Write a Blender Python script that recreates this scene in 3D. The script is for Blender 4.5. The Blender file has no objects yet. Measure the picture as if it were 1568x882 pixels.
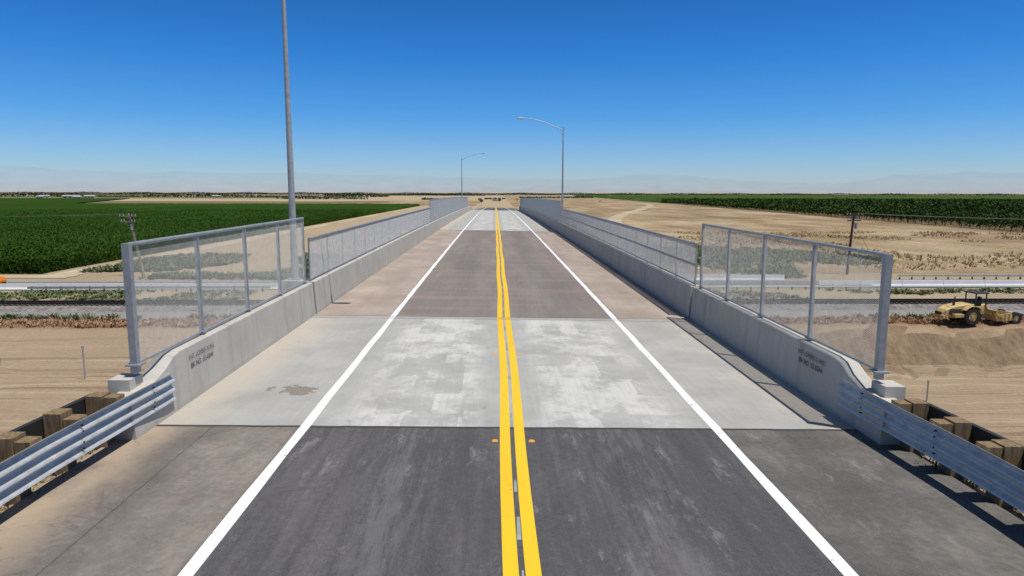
import bpy, math, random
import numpy as np
from mathutils import Matrix, Vector, noise as mnoise
rng=np.random.default_rng(7); random.seed(7)
scene=bpy.context.scene
CX=0.3; A=4.6e-5; XS=-0.014
GZ=-9.0
def prof(y):
    if y<0: return 0.006*y
    if y<520: return 0.006*y-A*y*y
    return 0.006*520-A*520*520
def P(s,y,z): return (CX+s, y, z+prof(y)+XS*s)
# ---------------------------------------------------------------- node helpers
class M:
    def __init__(s,name,rough=0.85,metal=0.0,spec=0.3):
        s.m=bpy.data.materials.new(name); s.m.use_nodes=True
        s.t=s.m.node_tree; s.b=s.t.nodes['Principled BSDF']
        s.b.inputs['Roughness'].default_value=rough; s.b.inputs['Metallic'].default_value=metal
        s.b.inputs['Specular IOR Level'].default_value=spec
    def node(s,t): return s.t.nodes.new(t)
    def put(s,sock,v):
        if isinstance(v,bpy.types.NodeSocket): s.t.links.new(v,sock)
        elif isinstance(v,(tuple,list)) and len(v)==3 and sock.type=='RGBA': sock.default_value=(*v,1)
        else: sock.default_value=v
    def pos(s): 
        return s.node('ShaderNodeNewGeometry').outputs['Position']
    def xyz(s):
        n=s.node('ShaderNodeSeparateXYZ'); s.put(n.inputs[0],s.pos()); return n.outputs
    def sc(s,v,x,y,z):
        n=s.node('ShaderNodeVectorMath'); n.operation='MULTIPLY'; s.put(n.inputs[0],v); n.inputs[1].default_value=(x,y,z); return n.outputs[0]
    def noise(s,v,scale,detail=4,rough=0.55,dist=0.0):
        n=s.node('ShaderNodeTexNoise'); s.put(n.inputs['Vector'],v)
        n.inputs['Scale'].default_value=scale;n.inputs['Detail'].default_value=detail
        n.inputs['Roughness'].default_value=rough;n.inputs['Distortion'].default_value=dist
        return n.outputs[0]
    def math(s,op,a,b=0.0,c=0.0,clamp=False):
        n=s.node('ShaderNodeMath'); n.operation=op;n.use_clamp=clamp
        s.put(n.inputs[0],a); s.put(n.inputs[1],b); s.put(n.inputs[2],c); return n.outputs[0]
    def step(s,v,a,b,lo=0.0,hi=1.0):
        n=s.node('ShaderNodeMapRange'); n.interpolation_type='SMOOTHSTEP'
        s.put(n.inputs[0],v); n.inputs[1].default_value=a;n.inputs[2].default_value=b
        n.inputs[3].default_value=lo;n.inputs[4].default_value=hi; return n.outputs[0]
    def mix(s,f,a,b,mode='MIX'):
        n=s.node('ShaderNodeMix'); n.data_type='RGBA'; n.blend_type=mode
        s.put(n.inputs[0],f); s.put(n.inputs[6],a); s.put(n.inputs[7],b); return n.outputs[2]
    def ramp(s,f,stops):
        n=s.node('ShaderNodeValToRGB'); s.put(n.inputs[0],f); r=n.color_ramp
        while len(r.elements)<len(stops): r.elements.new(0.5)
        for e,(p,c) in zip(r.elements,stops): e.position=p; e.color=(*c,1)
        return n.outputs[0]
    def bump(s,h,strength=0.4,dist=0.02):
        n=s.node('ShaderNodeBump'); n.inputs['Strength'].default_value=strength;n.inputs['Distance'].default_value=dist
        s.put(n.inputs['Height'],h); s.t.links.new(n.outputs[0],s.b.inputs['Normal'])
    def col(s,c): s.put(s.b.inputs['Base Color'],c); return s
def simple(name,c,rough=0.7,metal=0.0,var=0.15,scale=3.0,spec=0.3):
    m=M(name,rough,metal,spec); p=m.pos(); n=m.noise(p,scale,5)
    lo=tuple(x*(1-var) for x in c); hi=tuple(min(1,x*(1+var)) for x in c)
    m.col(m.ramp(n,[(0.3,lo),(0.7,hi)])); return m.m
# ---------------------------------------------------------------- mesh helpers
class B:
    def __init__(s): s.v=[];s.f=[];s.mi=[];s.sm=[]
    def add(s,vs,fs,mi=0,sm=False):
        o=len(s.v); s.v.extend([tuple(v) for v in vs])
        for f in fs: s.f.append(tuple(i+o for i in f)); s.mi.append(mi); s.sm.append(sm)
    def box(s,c,d,mi=0,fn=None,rot=None,taper=(1,1)):
        x,y,z=[k/2 for k in d]; vs=[]
        for dz in (-1,1):
            tx,ty=(taper if dz>0 else (1,1))
            for dx,dy in ((-1,-1),(1,-1),(1,1),(-1,1)):
                v=Vector((dx*x*tx,dy*y*ty,dz*z))
                if rot is not None: v=rot@v
                v=(c[0]+v.x,c[1]+v.y,c[2]+v.z); vs.append(fn(*v) if fn else v)
        s.add(vs,[(3,2,1,0),(4,5,6,7),(0,1,5,4),(1,2,6,5),(2,3,7,6),(3,0,4,7)],mi)
    def tube(s,pts,rad,n=10,mi=0,cap=True,sm=True):
        pts=[Vector(p) for p in pts]; 
        if not hasattr(rad,'__len__'): rad=[rad]*len(pts)
        rings=[]
        for i,p in enumerate(pts):
            d=(pts[min(i+1,len(pts)-1)]-pts[max(i-1,0)]).normalized()
            a=Vector((0,0,1)) if abs(d.z)<0.9 else Vector((0,1,0))
            u=d.cross(a).normalized(); w=d.cross(u).normalized()
            rings.append([p+(u*math.cos(t)+w*math.sin(t))*rad[i] for t in [2*math.pi*k/n for k in range(n)]])
        vs=[v for r in rings for v in r]; fs=[]
        for i in range(len(pts)-1):
            for k in range(n):
                k2=(k+1)%n; fs.append((i*n+k,i*n+k2,(i+1)*n+k2,(i+1)*n+k))
        s.add(vs,fs,mi,sm)
        if cap:
            s.add(rings[0],[tuple(range(n))],mi); s.add(rings[-1],[tuple(range(n))[::-1]],mi)
    def loft(s,secs,mi=0,close=False,caps=True):
        n=len(secs[0]); vs=[v for r in secs for v in r]; fs=[]
        m=n if close else n-1
        for i in range(len(secs)-1):
            for k in range(m):
                k2=(k+1)%n; fs.append((i*n+k,i*n+k2,(i+1)*n+k2,(i+1)*n+k))
        s.add(vs,fs,mi)
        if caps and close:
            s.add(secs[0],[tuple(range(n))[::-1]],mi); s.add(secs[-1],[tuple(range(n))],mi)
    def obj(s,name,mats,parent=None,bevel=0,fixn=True):
        me=bpy.data.meshes.new(name); me.from_pydata(s.v,[],s.f)
        for m in (mats if isinstance(mats,(list,tuple)) else [mats]): me.materials.append(m)
        me.polygons.foreach_set('material_index',s.mi); me.polygons.foreach_set('use_smooth',s.sm)
        if fixn:
            import bmesh
            bm=bmesh.new(); bm.from_mesh(me); bmesh.ops.recalc_face_normals(bm,faces=bm.faces); bm.to_mesh(me); bm.free()
        o=bpy.data.objects.new(name,me); scene.collection.objects.link(o)
        if parent: o.parent=parent
        if bevel:
            b=o.modifiers.new('bevel','BEVEL'); b.width=bevel; b.segments=2; b.limit_method='ANGLE'
        return o
def npmesh(name,V,Q,mat,parent=None,mi=None):
    me=bpy.data.meshes.new(name); k=Q.shape[1]
    me.vertices.add(len(V)); me.vertices.foreach_set('co',np.asarray(V,np.float32).ravel())
    me.loops.add(Q.size); me.loops.foreach_set('vertex_index',Q.astype(np.int32).ravel())
    me.polygons.add(len(Q)); me.polygons.foreach_set('loop_start',np.arange(0,Q.size,k,dtype=np.int32))
    for m in (mat if isinstance(mat,(list,tuple)) else [mat]): me.materials.append(m)
    if mi is not None: me.polygons.foreach_set('material_index',np.asarray(mi,np.int32))
    me.update(calc_edges=True); me.validate()
    o=bpy.data.objects.new(name,me); scene.collection.objects.link(o)
    if parent: o.parent=parent
    return o
def leafquads(C,size,up=0.0,asp=0.6):
    n=len(C); a=rng.normal(size=(n,3)); a[:,2]+=up; a/=np.linalg.norm(a,axis=1)[:,None]
    b=rng.normal(size=(n,3)); b-=a*(a*b).sum(1)[:,None]; b/=np.linalg.norm(b,axis=1)[:,None]
    sz=(np.asarray(size)*rng.uniform(0.6,1.3,n))[:,None]
    a=a*sz; b=b*sz*asp
    V=np.stack([C-a,C-b*1.0,C+a,C+b],1).reshape(-1,3)
    Q=np.arange(4*n).reshape(-1,4); return V,Q
def empty(name,loc=(0,0,0)):
    e=bpy.data.objects.new(name,None); e.location=loc; scene.collection.objects.link(e); return e
# ---------------------------------------------------------------- materials
def asphalt_mat(name,near=True):
    m=M(name,0.88,spec=0.25); p=m.pos(); X,Y,Z=m.xyz()
    s=m.math('SUBTRACT',X,CX)
    st=m.noise(m.sc(p,5.0,0.25,1),1.0,8,0.72)
    st2=m.noise(m.sc(p,0.55,0.1,1),1.0,5,0.65,0.6)
    bl=m.noise(p,0.6,8,0.7); fine=m.noise(p,60,3,0.7); med=m.noise(p,9,6,0.75)
    v=m.math('MULTIPLY_ADD',st,0.35,m.math('MULTIPLY_ADD',st2,0.4,m.math('MULTIPLY',med,0.25)))
    lane=m.ramp(v,[(0.40,(0.050,0.048,0.050)),(0.5,(0.070,0.067,0.068)),(0.60,(0.115,0.108,0.105))])
    v2=m.math('MULTIPLY_ADD',st2,0.35,m.math('MULTIPLY_ADD',bl,0.4,m.math('MULTIPLY',med,0.25)))
    sh=m.ramp(v2,[(0.41,(0.120,0.104,0.086)),(0.5,(0.18,0.155,0.127)),(0.60,(0.28,0.24,0.195))])
    shr=m.ramp(v2,[(0.41,(0.072,0.067,0.062)),(0.5,(0.108,0.10,0.090)),(0.60,(0.18,0.163,0.14))])
    wob=m.math('MULTIPLY_ADD',bl,0.25,s)
    c=m.mix(m.step(wob,-3.75,-3.45,1,0),lane,sh)
    c=m.mix(m.step(wob,3.7,4.0),c,shr)
    c=m.mix(m.math('MULTIPLY',m.step(m.math('MULTIPLY_ADD',bl,2.4,s),-5.0,-4.2,1,0),m.step(bl,0.35,0.58,0.45,0.95)),c,(0.42,0.32,0.22))
    sc=m.noise(m.sc(p,1.6,0.5,1),1.3,9,0.8)
    c=m.mix(m.step(sc,0.55,0.67,0,0.6),c,(0.25,0.24,0.225))
    pale=m.math('ABSOLUTE',m.math('SUBTRACT',m.math('ABSOLUTE',s),1.75)); 
    c=m.mix(m.math('MULTIPLY',m.step(pale,0.1,0.9,0.5,0),m.step(m.noise(m.sc(p,3.0,0.4,1),1.0,9,0.8),0.45,0.58)),c,(0.165,0.16,0.155))
    vo=m.node('ShaderNodeTexVoronoi'); m.put(vo.inputs['Vector'],m.sc(p,1,0.7,1)); vo.inputs['Scale'].default_value=0.7
    c=m.mix(m.step(m.math('MULTIPLY_ADD',med,0.12,vo.outputs['Distance']),0.10,0.16,0.5,0),c,(0.2,0.19,0.175))
    dk=m.noise(m.sc(p,1.1,0.8,1),0.9,8,0.75,0.8)
    c=m.mix(m.step(dk,0.58,0.68,0,0.4),c,(0.045,0.042,0.04))
    sd=m.math('ABSOLUTE',m.math('ADD',s,m.math('MULTIPLY_ADD',bl,0.08,5.2)))
    c=m.mix(m.step(sd,0.0,0.022,0.65,0),c,(0.03,0.03,0.03))
    cr=m.math('ABSOLUTE',m.math('SUBTRACT',m.noise(p,0.3,6,0.6,0.6),0.5))
    c=m.mix(m.step(cr,0.0,0.0025,0.3,0),c,(0.03,0.03,0.03))
    c=m.mix(m.step(fine,0.35,0.7,0.0,0.45),c,m.mix(0.5,c,(0.22,0.21,0.20)))
    m.col(c); m.bump(m.math('ADD',fine,med),0.7,0.014); return m.m
def slab_mat(name):
    m=M(name,0.85,spec=0.25); p=m.pos(); X,Y,Z=m.xyz(); s=m.math('SUBTRACT',X,CX); sa=m.math('ABSOLUTE',s)
    n1=m.noise(p,0.7,6,0.6); st=m.noise(m.sc(p,14,0.5,1),1,3,0.6); fine=m.noise(p,45,3,0.7)
    base=m.ramp(n1,[(0.3,(0.31,0.305,0.28)),(0.55,(0.375,0.368,0.34)),(0.75,(0.44,0.43,0.395))])
    vor=m.node('ShaderNodeTexVoronoi'); vor.distance='CHEBYCHEV'; m.put(vor.inputs['Vector'],m.sc(p,1.9,0.85,1)); vor.inputs['Scale'].default_value=1.0; vor.inputs['Randomness'].default_value=0.4
    sp=m.node('ShaderNodeSeparateColor'); m.put(sp.inputs[0],vor.outputs['Color'])
    blk=m.math('MULTIPLY_ADD',sp.outputs[0],0.22,m.noise(m.sc(p,1.1,0.9,1),1.0,8,0.75,0.2))
    wheel=m.math('MULTIPLY',m.step(sa,0.35,0.9),m.step(sa,2.6,3.6,1,0))
    f=m.math('MULTIPLY',m.step(blk,0.52,0.74,0,0.72),wheel)
    c=m.mix(f,base,(0.59,0.58,0.53))
    c=m.mix(m.step(st,0.4,0.75,0,0.22),c,(0.27,0.26,0.245))
    sa2=m.math('MULTIPLY_ADD',n1,1.4,sa)
    c=m.mix(m.step(sa2,5.6,6.6,0,0.7),c,(0.46,0.40,0.32))
    sm=m.noise(m.sc(p,3,1.6,1),1.1,6,0.7)
    c=m.mix(m.step(sm,0.60,0.74,0,0.5),c,(0.2,0.19,0.17))
    dx=m.math('MULTIPLY',m.math('ADD',X,4.15),1.5); dy=m.math('MULTIPLY',m.math('SUBTRACT',Y,13.9),2.4)
    d=m.math('SQRT',m.math('ADD',m.math('MULTIPLY',dx,dx),m.math('MULTIPLY',dy,dy)))
    d=m.math('ADD',d,m.math('MULTIPLY_ADD',m.noise(p,2.6,6,0.65),3.4,-1.7))
    c=m.mix(m.step(d,0.45,0.6,0.75,0),c,(0.17,0.135,0.10))
    c=m.mix(m.step(fine,0.35,0.7,0,0.35),c,m.mix(0.4,c,(0.15,0.15,0.14)))
    m.col(c); m.bump(m.math('ADD',fine,st),0.35,0.008); return m.m
def deck_mat(name):
    m=M(name,0.86,spec=0.25); p=m.pos(); X,Y,Z=m.xyz(); s=m.math('SUBTRACT',X,CX); sa=m.math('ABSOLUTE',s)
    n1=m.noise(m.sc(p,0.8,0.12,1),1,7,0.65); n2=m.noise(p,0.35,7,0.7); fine=m.noise(p,40,3,0.7)
    lane=m.ramp(n1,[(0.3,(0.155,0.130,0.115)),(0.55,(0.205,0.173,0.152)),(0.75,(0.275,0.235,0.205))])
    sh=m.ramp(m.math('MULTIPLY_ADD',n2,0.6,m.math('MULTIPLY',n1,0.4)),[(0.35,(0.235,0.192,0.155)),(0.5,(0.32,0.262,0.212)),(0.66,(0.42,0.352,0.29))])
    c=m.mix(m.step(m.math('MULTIPLY_ADD',n2,0.4,sa),3.7,4.1),lane,sh)
    w=m.math('ABSOLUTE',m.math('SUBTRACT',sa,1.9))
    c=m.mix(m.step(w,0.3,0.9,0.3,0),c,(0.125,0.112,0.105))
    tr=m.noise(m.sc(p,0.08,1.2,1),1,4,0.6)
    c=m.mix(m.step(tr,0.5,0.66,0,0.4),c,(0.31,0.225,0.175))
    st=m.noise(m.sc(p,16,0.4,1),1,3)
    c=m.mix(m.step(st,0.45,0.7,0,0.15),c,(0.3,0.27,0.24))
    m.col(c); m.bump(m.math('ADD',fine,st),0.3,0.008); return m.m
m_asph=asphalt_mat('asphalt'); m_slab=slab_mat('slab_concrete'); m_deck=deck_mat('deck_concrete')
def conc(name,lo,hi,streak=True):
    m=M(name,0.85,spec=0.2); p=m.pos(); n=m.noise(p,0.9,6,0.6); c=m.ramp(n,[(0.3,lo),(0.7,hi)])
    if streak:
        v=m.noise(m.sc(p,1,2.2,0.12),1,5,0.65); c=m.mix(m.step(v,0.48,0.68,0,0.4),c,tuple(x*0.68 for x in lo))
        v2=m.noise(p,9,4,0.7); c=m.mix(m.step(v2,0.56,0.72,0,0.3),c,tuple(x*0.7 for x in lo))
    m.col(c); m.bump(m.noise(p,30,4),0.25,0.01); return m.m
m_barr=conc('barrier_concrete',(0.41,0.385,0.335),(0.50,0.475,0.42))
m_conc2=conc('pale_concrete',(0.42,0.41,0.38),(0.55,0.53,0.5))
def galv(name,c,metal=0.35,rough=0.5):
    m=M(name,rough,metal,0.5); p=m.pos(); n=m.noise(p,6,5,0.6)
    m.col(m.ramp(n,[(0.3,tuple(x*0.8 for x in c)),(0.7,tuple(min(1,x*1.15) for x in c))])); return m.m
m_galv=galv('galvanised_steel',(0.40,0.42,0.42)); m_post=galv('fence_post_steel',(0.32,0.34,0.355)); m_wire=galv('fence_wire',(0.56,0.56,0.54),0.2,0.45)
m_rail=galv('guardrail_steel',(0.56,0.565,0.55),0.4,0.42); m_dark=simple('dark_steel',(0.035,0.033,0.03),0.6,0.3)
def wood():
    m=M('timber',0.9); p=m.pos(); n=m.noise(m.sc(p,6,6,1.2),3,5,0.6,0.5)
    m.col(m.ramp(n,[(0.3,(0.12,0.08,0.042)),(0.55,(0.22,0.15,0.08)),(0.75,(0.31,0.22,0.12))])); m.bump(n,0.5,0.01); return m.m
m_wood=wood(); m_oldwood=simple('weathered_pole_wood',(0.24,0.19,0.14),0.9,0,0.25,2)
def paint(name,c,under,th=0.66):
    m=M(name,0.6,spec=0.4); p=m.pos(); n=m.noise(p,7,7,0.75); n2=m.noise(m.sc(p,1.5,0.3,1),1,4)
    cc=m.mix(m.step(n2,0.35,0.7,0,0.35),c,tuple(x*0.7 for x in c))
    m.col(m.mix(m.step(n,th,th+0.06,0,0.75),cc,under)); return m.m
m_white=paint('white_paint',(0.78,0.78,0.77),(0.25,0.24,0.23),0.60); m_yel=paint('yellow_paint',(0.80,0.49,0.012),(0.2,0.18,0.14),0.61)
m_gap=simple('paint_residue',(0.24,0.28,0.25),0.8,0,0.4,2.0); m_joint=simple('joint_sealant',(0.05,0.05,0.05)); m_jl=conc('joint_header',(0.36,0.35,0.32),(0.46,0.44,0.4),False)
m_mark=simple('marker_orange',(0.8,0.36,0.03),0.4)
m_black=simple('stencil_black',(0.06,0.06,0.06),0.8)
# ---------------------------------------------------------------- ground
def sstep(a,b,x):
    t=np.clip((x-a)/(b-a),0,1); return t*t*(3-2*t)
def terr(x,y):
    w=sstep(-6,8,x)
    dR=3.5*(1-sstep(59.0,66.8,y+0.9*np.sin(x*0.23)+0.4*np.sin(x*0.9+1))); dL=1.1*(1-sstep(50,66,y))
    return GZ-(w*dR+(1-w)*dL)
gx=np.concatenate([[-70000,-20000,-6000,-2000,-900,-500,-300,-200,-150],np.arange(-120,121,1.25),[150,200,300,500,900,2000,6000,20000,70000]])
gy=np.concatenate([[-3000,-600,-200,-100,-60,-30,-10],np.arange(0,125,1.25),[135,150,180,220,300,450,700,1200,2500,6000,15000,40000,90000]])
XX,YY=np.meshgrid(gx,gy); ZZ=terr(XX,YY)
for i in range(ZZ.shape[0]):
    for j in range(ZZ.shape[1]):
        x,y=XX[i,j],YY[i,j]
        if abs(x)<118 and 0<y<70:
            ZZ[i,j]+=0.22*mnoise.noise(Vector((x*0.12,y*0.25,0)))+0.12*mnoise.noise(Vector((x*0.5,y*0.7,4)))*(2.5 if (x>8 and 59<y<68) else 1)
V=np.stack([XX,YY,ZZ],-1).reshape(-1,3); nx=len(gx); ny=len(gy)
idx=np.arange(nx*ny).reshape(ny,nx); Q=np.stack([idx[:-1,:-1],idx[:-1,1:],idx[1:,1:],idx[1:,:-1]],-1).reshape(-1,4)
def ground_mat():
    m=M('dirt',0.95,spec=0.1); p=m.pos(); X,Y,Z=m.xyz()
    n=m.noise(p,0.05,6,0.6); n2=m.noise(p,0.45,6,0.65); n3=m.noise(p,3.0,6,0.75)
    yy=m.math('ADD',Y,m.math('MULTIPLY_ADD',n2,3.0,-1.5))
    t=m.math('MULTIPLY',m.math('SUBTRACT',yy,30),1/100.,clamp=True)
    def q(y): return (y-30)/100
    dirt=(0.40,0.292,0.19)
    base=m.ramp(t,[(0,(0.35,0.255,0.165)),(q(55),dirt),(q(66),(0.39,0.285,0.185)),(q(67.5),(0.28,0.168,0.10)),(q(71),(0.29,0.185,0.12)),
        (q(72.3),(0.31,0.295,0.285)),(q(75.5),(0.28,0.27,0.26)),(q(77),(0.15,0.135,0.12)),(q(81.5),(0.16,0.14,0.12)),(q(83),(0.42,0.33,0.22)),(q(108),(0.38,0.30,0.19)),(1,(0.40,0.31,0.19))])
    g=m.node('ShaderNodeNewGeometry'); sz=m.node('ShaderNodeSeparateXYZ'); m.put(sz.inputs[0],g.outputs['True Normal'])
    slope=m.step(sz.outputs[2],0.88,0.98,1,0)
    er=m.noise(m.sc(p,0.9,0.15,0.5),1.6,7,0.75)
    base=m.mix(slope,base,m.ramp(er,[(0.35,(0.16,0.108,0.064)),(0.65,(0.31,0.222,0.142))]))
    tr=m.noise(m.sc(p,0.015,1.1,1),1.0,7,0.7,0.2); near=m.step(Y,60,64,1,0)
    base=m.mix(m.math('MULTIPLY',near,m.step(tr,0.5,0.62,0,0.75)),base,(0.22,0.152,0.095))
    base=m.mix(m.math('MULTIPLY',near,m.step(tr,0.36,0.46,0.55,0)),base,(0.54,0.44,0.31))
    base=m.mix(m.step(n,0.45,0.7,0,0.35),base,(0.29,0.22,0.14))
    base=m.mix(m.step(n3,0.45,0.72,0,0.5),base,m.mix(0.6,base,(0.12,0.09,0.05)))
    base=m.mix(m.step(n3,0.25,0.44,0.35,0),base,m.mix(0.4,base,(0.7,0.6,0.45)))
    m.col(base); m.bump(m.math('ADD',n3,m.noise(p,12,4)),0.7,0.14); return m.m
npmesh('ground',V,Q,ground_mat())
def sheet(name,pts,z,mat):
    b=B(); b.add([(x,y,z) for x,y in pts],[tuple(range(len(pts)))]); return b.obj(name,mat)
def field_mat(name,cols,sx=0.02,sy=0.02,fine=1.2,patch=None):
    m=M(name,1.0,spec=0.0); p=m.pos(); a=m.noise(m.sc(p,sx,sy,1),1,8,0.65); f=m.noise(p,fine,5,0.7)
    v=m.math('MULTIPLY_ADD',f,0.4,m.math('MULTIPLY',a,0.6)); c=m.ramp(v,[(0.40,cols[0]),(0.5,cols[1]),(0.60,cols[2])])
    if patch:
        q=m.noise(p,patch[0],7,0.7,0.5); c=m.mix(m.step(q,patch[1],patch[1]+0.08,0,0.7),c,patch[2])
    m.col(c); return m.m
m_dry=field_mat('dry_grass',((0.16,0.115,0.07),(0.295,0.22,0.13),(0.42,0.33,0.215)),0.03,0.012,0.9,(0.022,0.50,(0.225,0.16,0.10)))
def edgeX(y): return 166+0.056*y
sheet('dry_grass_field',[(14,112),(900,112),(900,190),(edgeX(190),190),(edgeX(2800),2800),(30,2800)],GZ+0.03,m_dry)
m_far=field_mat('far_farmland',((0.20,0.17,0.12),(0.29,0.235,0.165),(0.36,0.30,0.22)),0.004,0.012,0.05)
sheet('farmland',[(-9000,2800),(9000,2800),(9000,14000),(-9000,14000)],GZ+0.05,m_far)
m_green=field_mat('green_crop',((0.03,0.06,0.018),(0.045,0.078,0.026),(0.065,0.10,0.038)),0.01,0.03,0.3)
m_olive=field_mat('olive_crop',((0.12,0.11,0.06),(0.16,0.135,0.08),(0.22,0.18,0.11)),0.01,0.03,0.1)
k=0
for (x0,x1,y0,y1,mt) in [(-3500,-330,1600,1950,m_green),(-5000,-600,2300,2800,m_olive),(-1200,-150,820,1000,m_olive),(-700,-60,3000,4200,m_green),(-9000,-1500,3000,3900,m_green),
        (-9000,-900,5000,7000,m_olive),(200,2600,4200,6000,m_green),(1500,6000,2900,3800,m_olive),(-200,900,6500,9000,m_olive)]:
    sheet('crop_strip',[(x0,y0),(x1,y0),(x1,y1),(x0,y1)],GZ+0.12+0.01*k,mt); k+=1
sheet('fallow_field',[(-3500,1350),(-330,1350),(-330,1600),(-3500,1600)],GZ+0.1,m_dry)
m_lane=field_mat('dirt_road_soil',((0.30,0.235,0.155),(0.40,0.32,0.22),(0.48,0.40,0.29)),0.05,0.05,1)
def ribbon(name,pts,w,z,mat,parent=None):
    b=B(); L=[]; 
    for i,p in enumerate(pts):
        a=Vector(pts[max(i-1,0)]); c=Vector(pts[min(i+1,len(pts)-1)]); d=(c-a).normalized(); n=Vector((-d.y,d.x))
        L.append([(p[0]+n.x*w/2,p[1]+n.y*w/2,z),(p[0]-n.x*w/2,p[1]-n.y*w/2,z)])
    b.loft(L,caps=False); return b.obj(name,mat,parent)
def spline(pts,n=8):
    out=[]; 
    for i in range(len(pts)-1):
        p0=np.array(pts[max(i-1,0)],float);p1=np.array(pts[i],float);p2=np.array(pts[i+1],float);p3=np.array(pts[min(i+2,len(pts)-1)],float)
        for k in range(n):
            t=k/n; out.append(tuple(0.5*((2*p1)+(-p0+p2)*t+(2*p0-5*p1+4*p2-p3)*t*t+(-p0+3*p1-3*p2+p3)*t**3)))
    out.append(tuple(pts[-1])); return out
ribbon('dirt_road',spline([(38,118),(44,200),(52,300),(78,420),(131,600),(175,800),(150,1000),(40,1150),(-60,1250),(-700,1300)]),7,GZ+0.08,m_lane)
ribbon('field_track',[(-69,110),(-69,700)],5,GZ+0.06,m_lane)
ribbon('field_track',[(-66,108),(-300,109.5)],4,GZ+0.07,m_lane)
sheet('dirt_lot',[(-500,690),(-20,690),(-20,1100),(-160,1100)],GZ+0.05,m_dry)
# ---------------------------------------------------------------- road
ys=sorted(set(list(np.arange(-60,0,5))+list(np.arange(0,60,1.5))+list(np.arange(60,200,5))+list(np.arange(200,521,10))+[11.7,22.1,73,179]))
ys=[float(y) for y in ys]
def span(y0,y1): return [y0]+[y for y in ys if y0+0.01<y<y1-0.01]+[y1]
road=B()
def rstrip(b,s0,s1,y0,y1,z,mi,ns=6):
    Y=span(y0,y1); b.loft([[P(s0+(s1-s0)*k/ns,y,z) for k in range(ns+1)] for y in Y],mi,caps=False)
HW=6.22
for y0,y1,mi,w in [(-60,11.7,0,6.6),(11.7,22.1,1,HW),(22.1,73,2,HW),(73,179,1,HW),(179,520,0,6.6)]:
    rstrip(road,-w,w,y0,y1,0,mi)
road.add([(CX-6.6,520,prof(520)),(CX+6.6,520,prof(520)),(CX+6.6,1300,GZ+0.15),(CX-6.6,1300,GZ+0.15)],[(0,1,2,3)],0)
road_o=road.obj('road',[m_asph,m_slab,m_deck],fixn=False)
b=B(); e=0.004
for sg in (-1,1):
    Y=span(-60,520); b.loft([[P(sg*3.65-0.085+0.01*math.sin(y*1.3),y,e),P(sg*3.65+0.085+0.01*math.sin(y*1.7),y,e)] for y in Y],0,caps=False)
b.obj('edge_line',m_white,road_o,fixn=False)
b=B()
for sg in (-1,1):
    Y=span(-60,520); b.loft([[P(sg*0.125-0.088+0.018*math.sin(y*0.5),y,e),P(sg*0.125+0.088+0.018*math.sin(y*0.5),y,e)] for y in Y],0,caps=False)
b.obj('centre_line',m_yel,road_o,fixn=False)
b=B(); y=2.0
while y<60:
    L=random.uniform(0.2,1.1); w=random.uniform(0.012,0.03); o=0.018*math.sin(y*0.5)
    b.loft([[P(o-w,y,e),P(o+w,y,e)],[P(o-w*0.6,y+L,e),P(o+w,y+L,e)]],0,caps=False); y+=L+random.uniform(0.5,2.4)
b.obj('old_centre_mark',m_gap,road_o,fixn=False)
b=B()
for y in (11.05,17.2):
    for sg in (-1,1):
        b.box((sg*0.31,y,0.012),(0.1,0.08,0.02),0,P,taper=(0.6,0.6))
b.obj('pavement_marker',m_mark,road_o)
b=B()
for y0 in (22.1,73,131,179):
    b.add([P(-HW,y0-0.16,0.003),P(HW,y0-0.16,0.003),P(HW,y0+0.16,0.003),P(-HW,y0+0.16,0.003)],[(0,1,2,3)],0)
    for o in (-0.18,0.0,0.19):
        b.add([P(-HW,y0+o-0.012,0.006),P(HW,y0+o-0.012,0.006),P(HW,y0+o+0.014,0.006),P(-HW,y0+o+0.014,0.006)],[(0,1,2,3)],1)
pts=[]
for i in range(61):
    s=-HW+2*HW*i/60; j=0.035*mnoise.noise(Vector((s*1.7,0,9)))+0.02*mnoise.noise(Vector((s*6,3,9))); pts.append([P(s,11.66+j,0.003),P(s,11.74+j*0.4,0.003)])
b.loft(pts,1,caps=False)
b.obj('expansion_joint',[m_jl,m_joint],road_o,fixn=False)
# ---------------------------------------------------------------- embankments
def embank(name,y0,y1,cap0,cap1):
    b=B(); secs=[]
    Y=[y0]+[y for y in ys if y0<y<y1 and abs((y%5))<0.01]+[y1]
    for y in Y:
        zt=prof(y)
        row=[]
        for sg in (-1,1):
            hz=zt+XS*sg*8.3-0.25
            toe=8.3+max(0.2,(hz-(GZ-3.6)))*1.5
            r=[(CX+sg*toe,y,GZ-3.6),(CX+sg*8.3,y,hz),(CX+sg*6.62,y,zt+XS*sg*6.6-0.04)]
            row+= r if sg<0 else r[::-1]
        secs.append(row)
    b.loft(secs,0,close=False)
    for sec in (secs[0],secs[-1]): b.add(sec,[tuple(range(6))],0)
    return b.obj(name,m_emb)
def emb_mat():
    m=M('embankment_dirt',0.95,spec=0.1); p=m.pos(); n=m.noise(p,0.5,6,0.65); n3=m.noise(p,6,6,0.75)
    c=m.ramp(n,[(0.3,(0.25,0.18,0.11)),(0.55,(0.38,0.285,0.185)),(0.75,(0.48,0.38,0.26))])
    c=m.mix(m.step(n3,0.5,0.7,0,0.6),c,(0.16,0.12,0.08)); m.col(c); m.bump(n3,0.8,0.06); return m.m
m_emb=emb_mat()
embank('road_embankment',-60,22.0,0,0); embank('road_embankment',131,519,0,0)
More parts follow.
